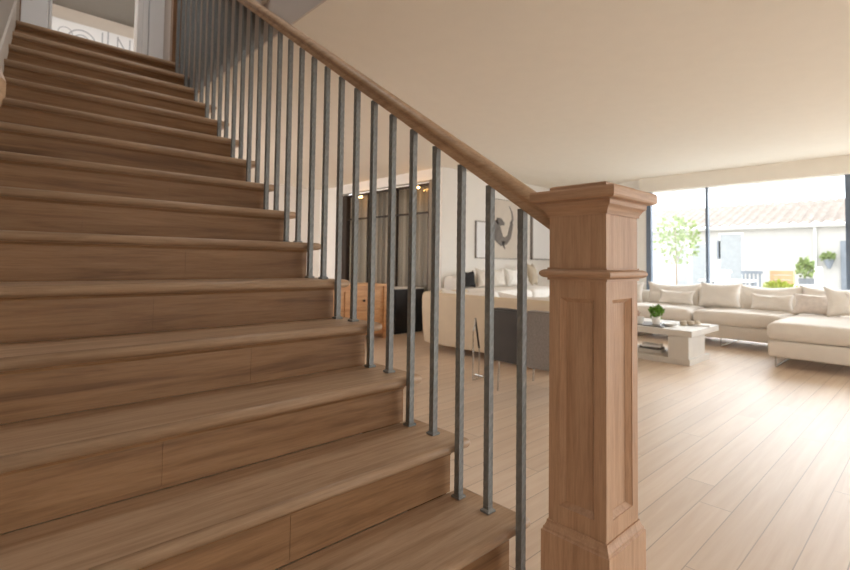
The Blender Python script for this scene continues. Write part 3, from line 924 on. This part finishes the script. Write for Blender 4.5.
# seat cushions
part('seat_cushion', soft_box(.80, .93, .16, .06, puff=.015, wr=.006, seed=1), M_linen, ms, (XF+.40, 1.70, .256))
part('seat_cushion', soft_box(.80, .90, .16, .06, puff=.02, wr=.006, seed=2), M_linen, ms, (XF+.40, 2.635, .256))
part('seat_cushion', soft_box(.80, .64, .16, .06, puff=.02, wr=.006, seed=3), M_linen, ms, (XF+.40, 3.415, .256))
part('seat_cushion', soft_box(1.66, .96, .165, .07, puff=.02, wr=.008, seed=4), M_linen, ms, (5.65+.83, .735, .256))
# low back frame
part('sofa_back', soft_box(.14, YL-YR, .34, .04, n=8), M_linen, ms, (XBK-.05, (YL+YR)/2, .25))
part('sofa_arm', soft_box(1.2, .14, .36, .04, n=8), M_linen, ms, (XBK-.58, YR+.03, .20))
# back cushions
for (y, w, h, sd) in ((3.35, .62, .33, 1), (2.62, .74, .35, 2), (2.02, .62, .33, 3), (1.50, .68, .36, 5), (.85, .72, .37, 6)):
    bm = pillow(w, h, .22, seed=sd, pinch=.085, sag=.03); bm.transform(Matrix.Rotation(.16, 4, 'Y'))
    part('back_cushion', bm, M_linen, ms, (7.22, y, .385))
# sled legs
def sled(x0, x1, y, h=.10):
    bm = bmesh.new(); tube(bm, [(x0, y, h), (x0, y, .008), (x1, y, .008), (x1, y, h)], .008, 8); return bm
for (x0, x1, y) in ((5.70, 7.4, 1.14), (5.70, 7.4, .32), (6.60, 7.4, 1.86), (6.60, 7.4, 2.9), (6.60, 7.4, 3.65)):
    obj('leg', sled(x0, x1, y), M_chrome, ms)
g3 = 'scatter cushions on the corner sofa'
pil('scatter_cushion', 'oblong cream cushion left of the window post, above the plant', 'cushion', (6.96, 2.50, .442), .46, .20, .12, M_linen2, tilt=.3, seed=11, group=g3)
pil('scatter_cushion', 'large square cream cushion tilted in front of the window post', 'cushion', (6.97, 1.985, .442), .48, .33, .15, M_linen2, tilt=.35, seed=12, group=g3, pinch=.1)
pil('scatter_cushion', 'oblong cream cushion in the middle of the corner sofa', 'cushion', (6.92, 1.42, .442), .44, .21, .12, M_linen2, tilt=.3, seed=13, group=g3)
pil('scatter_cushion', 'fluffy pale wool cushion on the chaise corner', 'cushion', (6.78, .99, .442), .42, .26, .16, M_fur, tilt=.55, seed=14, group=g3)
pil('scatter_cushion', 'upright cream cushion at the right edge leaning on the chaise back', 'cushion', (6.72, .70, .442), .40, .32, .15, M_linen2, rz=.5, tilt=.2, seed=15, group=g3)
pil('scatter_cushion', 'pale cushion cut by the right photo edge on the chaise', 'cushion', (6.40, .50, .442), .38, .28, .14, M_whitef, rz=.8, tilt=.3, seed=16, group=g3)

# ------------------------------------------------------------------ coffee table
TX, TY = 5.06, 1.69
tb = thing('coffee_table', 'pale stone-coloured coffee table with overhanging slab top', 'table', (TX, TY, 0))
obj('base_slab', B(.0, .56, .0, 1.35, 0, .06, bev=.003), M_table, tb)
obj('support_panel', B(.004, .46, .012, .20, .06, .275, bev=.002), M_table, tb)
obj('support_panel', B(.004, .46, 1.1, 1.34, .06, .275, bev=.002), M_table, tb)
obj('table_top', B(-.01, .80, -.02, 1.40, .275, .335, bev=.003), M_table, tb)
# tray, plant, dish, books
tr = obj('tray', B(5.11, 5.45, 1.95, 2.55, .335, .347, bev=.003), M_tray); tag(tr, 'flat grey tray under the potted plant on the coffee table', 'tray')
def leafy(bm, c, R, n, s, seed, flat=.8):
    rnd = random.Random(seed)
    for _ in range(n):
        v = Vector((rnd.gauss(0, 1), rnd.gauss(0, 1), rnd.gauss(0, 1))).normalized()*(rnd.random()**.45)
        p = Vector((c[0]+v.x*R[0], c[1]+v.y*R[1], c[2]+v.z*R[2]))
        d = (v+Vector((rnd.uniform(-.7,.7), rnd.uniform(-.7,.7), rnd.uniform(-.3,.7)))).normalized()
        a = d.cross(Vector((rnd.uniform(-1,1), rnd.uniform(-1,1), rnd.uniform(-1,1)))).normalized()
        l = s*rnd.uniform(.7, 1.3); w = l*.42; nr = d.cross(a)*l*.12
        q = [p, p+d*l*.5+a*w, p+d*l, p+d*l*.5-a*w]
        V = [bm.verts.new(x) for x in (q[0], q[1]+nr, q[2], q[3]+nr)]
        bm.faces.new(V)
    return bm
def potted(name, label, loc, r, h, leafc, R, n, s, seed, lm, pm, cat='plant', group=None, stem=None):
    p = thing(name, label, cat, loc, group=group)
    bm = bmesh.new(); lathe(bm, [(r*.72, 0), (r*.9, h*.4), (r, h), (r*.88, h), (r*.8, h*.8)], n=20)
    obj('pot', bm, pm, p, smooth=True, sharp=50)
    if stem:
        bm = bmesh.new()
        for st_ in stem: tube(bm, st_[0], st_[1], 7)
        obj('stem', bm, M_bark, p, smooth=True)
    bm = bmesh.new(); leafy(bm, leafc, R, n, s, seed)
    obj('foliage', bm, lm, p)
    return p
potted('potted_herb', 'small bushy green plant in a white pot on the coffee table', (5.26, 2.08, .347), .045, .085, (0, 0, .13), (.055, .055, .055), 160, .035, 3, M_leaf, M_pot)
vase('white_cup', 'small white cup left of the potted plant on the tray', (5.20, 2.22, .347), [(.025,0),(.035,.03),(.036,.07),(.03,.07),(.026,.01)], M_pot, 'cup')
potted('dried_posy', 'little pinkish posy in a cup at the left of the tray', (5.28, 2.31, .347), .03, .06, (0, 0, .09), (.04, .04, .035), 70, .022, 8, plain('dried_pink', (206,170,150), rough=.9, var=.2), M_pot)
vase('flat_dish', 'shallow white dish just right of the potted plant', (5.30, 1.96, .347), [(.05,0),(.07,.012),(.074,.02),(.06,.014)], M_pot, 'dish')
for i, (x, y, r, lab) in enumerate(((5.50, 1.90, .035, 'leftmost'), (5.56, 1.85, .04, 'middle'), (5.63, 1.81, .033, 'rightmost'))):
    vase('stone_bowl', '%s of the three small beige stone pieces on the coffee table' % lab, (x, y, .335), [(r*.6,0),(r,.015),(r*.9,.04),(r*.4,.05)], M_stone, 'bowl', 'beige stone pieces on the table')
bk = thing('magazine', 'open pale magazine at the right end of the coffee table', 'magazine', (5.66, 1.765, .335), .3)
obj('pages', B(-.1, .1, -.07, .07, 0, .012, bev=.002), M_book, bk)
for i, (dx, dy, w, l, h, rz, lab, mt) in enumerate(((0, 0, .16, .22, .03, .1, 'bottom', M_book), (.01, .01, .14, .2, .025, -.1, 'middle', M_tray), (0, 0, .13, .18, .028, .2, 'top', M_paperw))):
    z = (.06, .09, .115)[i]
    b = obj('book', B(-w/2, w/2, -l/2, l/2, 0, h-.0005, bev=.002), mt); b.location = (5.26+dx, 2.12+dy, z); b.rotation_euler = (0, 0, rz)
    tag(b, '%s book of the stack on the lower shelf of the coffee table' % lab, 'book', 'books on the coffee table shelf')

# ------------------------------------------------------------------ outside
g = struct_empty('ground_outside')
bpy.data.objects.remove(g)
bm = bmesh.new(); box(bm, XW+.06, 60, -40, 60, -.12, -.03); box(bm, -30, XW+.06, -40, -4.06, -.12, -.03)
o = obj('paving', bm, M_pave); o['kind'] = 'structure'
BX = 18.0
bd = thing('outbuilding', 'long pale rendered building with a clay tile roof across the courtyard', 'building', (BX, 4, 0))
EV = 2.2
obj('wall', B(0, 3.5, -14, 14, -.03, EV), M_render, bd)
# tiled roof: rows of barrel tiles as one corrugated surface
bm = bmesh.new()
nx, ny = 14, 28*4*5//2
ys = [-14+28*i/(28*30) for i in range(28*30+1)]
pv = None
for j in range(nx+1):
    for half in (0, 1):
        x = -.25 + 2.9*(j+(0 if half == 0 else .96))/nx if j < nx else -.25+2.9
        z = EV + .02 + (x+.25)*.33 + (0 if half == 0 else -.05)
        row = [bm.verts.new((x, y, z + .07*abs(math.sin(y*PI/.26)))) for y in ys]
        if pv:
            for i in range(len(ys)-1): bm.faces.new([pv[i], pv[i+1], row[i+1], row[i]])
        pv = row
        if j == nx: break
obj('roof_tiles', bm, M_tile, bd, smooth=True, sharp=40)
obj('eaves_board', B(-.2, 0, -14, 14, EV-.07, EV+.01), M_render, bd)
bm = bmesh.new(); tube(bm, [(-.05, -1.4, 0), (-.05, -1.4, EV-.06)], .035, 10)
obj('downpipe', bm, M_outw, bd)
def opening(y0, y1, z0, z1, mat):
    w = obj('window', B(-.03, .0, y0, y1, z0, z1), M_outw, bd)
    obj('pane', B(-.035, -.03, y0+.05, y1-.05, z0+.05, z1-.05), mat, w)
M_opg = plain('pale_grey_glass', (160,162,162), rough=.25, spec=.6)  # even pale grey panes
opening(.40, 1.10, .0, 2.05, M_opg); opening(1.45, 1.95, .1, 1.75, M_opg); opening(2.0, 2.5, .1, 1.75, M_opg)
dr = obj('door', B(-.04, .0, -2.6, -1.96, .0, 1.72), M_outdk, bd)
obj('door', B(-.04, .0, -3.6, -2.7, .0, 1.72), M_outdk, bd)
obj('vent', B(-.03, .0, 1.15, 1.0, 1.2, 1.8), M_outdk, bd)

t_ = potted('potted_tree', 'slender green tree in white pot outside the left window', (11.0, 3.93, -.03), .2, .55, (0, 0, 1.55), (.44, .44, .52), 380, .085, 21, M_leaf2, M_pot, 'tree',
            stem=[([(0,0,.4),(.02,.01,.9),(-.01,0,1.3),(0,.02,1.8)], [.022,.02,.015,.006]), ([(0,0,.95),(.15,.12,1.3),(.22,.2,1.55)], [.012,.009,.004]), ([(0,0,1.05),(-.12,-.15,1.35),(-.2,-.24,1.5)], [.012,.009,.004])])
potted('potted_bush', 'yellow-green bush in a low pot behind the sofa outside', (11.0, 2.13, -.03), .22, .42, (0, 0, .58), (.22, .24, .12), 320, .07, 23, M_leafy, M_potg, 'bush')
potted('potted_shrub', 'dark slim plant in a tall grey pot beside the downpipe', (15.0, 2.35, -.03), .16, .72, (0, 0, .98), (.16, .16, .22), 220, .09, 24, M_leaf2, M_potg, 'plant')
hp = thing('hanging_plant', 'small hanging plant on the pale courtyard wall right of the downpipe', 'plant', (BX-.16, 2.28, 1.2))
bm = bmesh.new(); lathe(bm, [(.03, -.28), (.08, -.16), (.13, 0), (.11, 0)], n=14); obj('basket', bm, M_outdk, hp)
bm = bmesh.new(); leafy(bm, (-.02, 0, .06), (.1, .16, .12), 160, .08, 31); obj('foliage', bm, M_leaf2, hp)
# courtyard furniture
ot = thing('patio_table', 'white patio table outside to the right of the window post', 'table', (11.3, 3.05, -.03))
obj('table_top', B(-.4, .4, -.42, .42, .68, .72, bev=.01), M_outw, ot)
for sx in (-1, 1):
    for sy in (-1, 1): obj('leg', B(sx*.34-.02, sx*.34+.02, sy*.36-.02, sy*.36+.02, 0, .68), M_outdk, ot)
vase('white_jug', 'white jug standing on the patio table outside', (11.2, 3.1, .69), [(.05,0),(.07,.06),(.05,.14),(.035,.17),(.045,.2)], M_outw, 'jug')
def chair(label, loc, rz, mat, group):
    c = thing('patio_chair', label, 'chair', loc, rz, group)
    obj('seat', B(-.21, .21, -.21, .21, .42, .45, bev=.008), mat, c)
    bm = bmesh.new()
    for y in (-.15, -.075, 0, .075, .15): box(bm, .185, .205, y-.018, y+.018, .45, .84)
    box(bm, .18, .21, -.2, .2, .84, .9)
    obj('backrest', bm, mat, c)
    for sx in (-1, 1):
        for sy in (-1, 1): obj('leg', B(sx*.19-.014, sx*.19+.014, sy*.19-.014, sy*.19+.014, 0, .42), mat, c)
    return c
chair('grey patio chair between the white table and the yellow-green bush', (11.9, 2.72, -.03), .5, M_outdk, 'chairs in the courtyard')
chair('white patio chair behind the white patio table left of the grey chair', (12.4, 3.5, -.03), .1, M_outw, 'chairs in the courtyard')
cr = thing('wooden_crate', 'light wooden crate on a white bench behind the bush', 'crate', (12.6, 2.38, .60), .1)
bm = bmesh.new()
for z in (.0, .1, .2): 
    box(bm, -.2, .2, -.2, -.185, z, z+.08); box(bm, -.2, .2, .185, .2, z, z+.08); box(bm, -.2, -.185, -.185, .185, z, z+.08); box(bm, .185, .2, -.185, .185, z, z+.08)
obj('slats', bm, M_crate, cr)
bm = bmesh.new()
for sx in (-1, 1):
    for sy in (-1, 1): box(bm, sx*.178-.01, sx*.178+.01, sy*.178-.01, sy*.178+.01, 0, .28)
obj('corner_posts', bm, M_crate, cr)
bn = thing('garden_bench', 'white garden bench under the wooden crate in the courtyard', 'bench', (12.6, 2.25, -.03))
obj('seat', B(-.25, .25, -.5, .42, .58, .63, bev=.006), M_outw, bn)
for y in (-.45, .35):
    obj('leg', B(-.22, .22, y, y+.04, 0, .58), M_outw, bn)
obj('side_panel', B(-.24, .24, -.5, -.46, .63, 1.0, bev=.004), M_outw, bn)

# ------------------------------------------------------------------ light
w = bpy.data.worlds.new('world'); bpy.context.scene.world = w; w.use_nodes = True
nt = w.node_tree; nt.nodes.clear()
wo = nt.nodes.new('ShaderNodeOutputWorld'); bg = nt.nodes.new('ShaderNodeBackground')
tc = nt.nodes.new('ShaderNodeTexCoord'); sp = nt.nodes.new('ShaderNodeSeparateXYZ'); rp_ = nt.nodes.new('ShaderNodeValToRGB')
nt.links.new(tc.outputs['Generated'], sp.inputs[0]); nt.links.new(sp.outputs['Z'], rp_.inputs[0])
rp_.color_ramp.elements[0].position = 0; rp_.color_ramp.elements[0].color = (.97, .98, 1, 1)
rp_.color_ramp.elements[1].position = .9; rp_.color_ramp.elements[1].color = (.82, .89, 1, 1)
nt.links.new(rp_.outputs[0], bg.inputs[0])
# hazy sun: a broad bright part of the sky on the garden side
sd = Vector((.80, -.30, .52)).normalized()
dt = N(nt, 'ShaderNodeVectorMath', operation='DOT_PRODUCT'); nt.links.new(tc.outputs['Generated'], dt.inputs[0]); dt.inputs[1].default_value = sd
mr = N(nt, 'ShaderNodeMapRange', interpolation_type='SMOOTHSTEP'); nt.links.new(dt.outputs['Value'], mr.inputs[0])
mr.inputs[1].default_value = .75; mr.inputs[2].default_value = 1.0; mr.inputs[3].default_value = 1.3; mr.inputs[4].default_value = 4.8
nt.links.new(mr.outputs[0], bg.inputs[1])
nt.links.new(bg.outputs[0], wo.inputs[0])

def area(name, loc, rot, sx, sy, power, color, portal=False):
    l = bpy.data.lights.new(name, 'AREA'); l.shape = 'RECTANGLE'; l.size = sx*SC; l.size_y = sy*SC
    l.energy = power; l.color = color
    if portal: l.cycles.is_portal = True
    o = bpy.data.objects.new(name, l); COL.objects.link(o); o.location = loc; o.rotation_euler = rot
    return o
area('window_portal', (XW+.2, -.43, 1.03), (0, PI/2, 0), 2.06, 7.1, 1, (1,1,1), True)
area('window_portal_hall', (-4.15, -3.32, 1.03), (0, -PI/2, 0), 2.06, 1.3, 1, (1,1,1), True)
area('window_portal_near', (4.2, -4.15, 1.03), (PI/2, 0, 0), 6.8, 2.06, 1, (1,1,1), True)
# downlight function, never called; the fill lights added below have no fittings
M_dl = emit('downlight_glow', (255,236,210), 3)
def downlight(x, y, z, p, col=(1,.9,.78)):
    l = bpy.data.lights.new('downlight_lamp', 'AREA'); l.shape = 'DISK'; l.size = .09*SC; l.energy = p; l.color = col
    o = bpy.data.objects.new('downlight_lamp', l); COL.objects.link(o); o.location = (x, y, z-.012)
area('upper_room_fill', (1.5, 7.6, 4.9), (0, 0, 0), .8, .8, 12, (.95,.97,1))  # unseen light added to whiten the room upstairs
area('stairwell_fill', (.6, 2.6, 4.9), (0, 0, 0), .5, .5, 9.0, (.92,.96,1))  # unseen light added above the flight to brighten the landing walls
area('dining_fill', (2.9, 6.2, 2.2), (0, 0, 0), .5, .5, 3.0, (1,.88,.74))  # unseen light added to lift the dark curtain

# ------------------------------------------------------------------ bring everything to metres
seen = set()
for o in bpy.data.objects:
    if o.type == 'CAMERA': continue
    o.location = o.location*SC
    if o.type == 'MESH' and o.data.name not in seen:
        seen.add(o.data.name); o.data.transform(Matrix.Scale(SC, 4))

sc = bpy.context.scene
sc.view_settings.view_transform = 'Standard'; sc.view_settings.look = 'None'
sc.view_settings.gamma = 1.0; sc.view_settings.use_curve_mapping = False
sc.view_settings.exposure = 1.62
sc.cycles.max_bounces = 12; sc.cycles.diffuse_bounces = 8; sc.cycles.transparent_max_bounces = 12
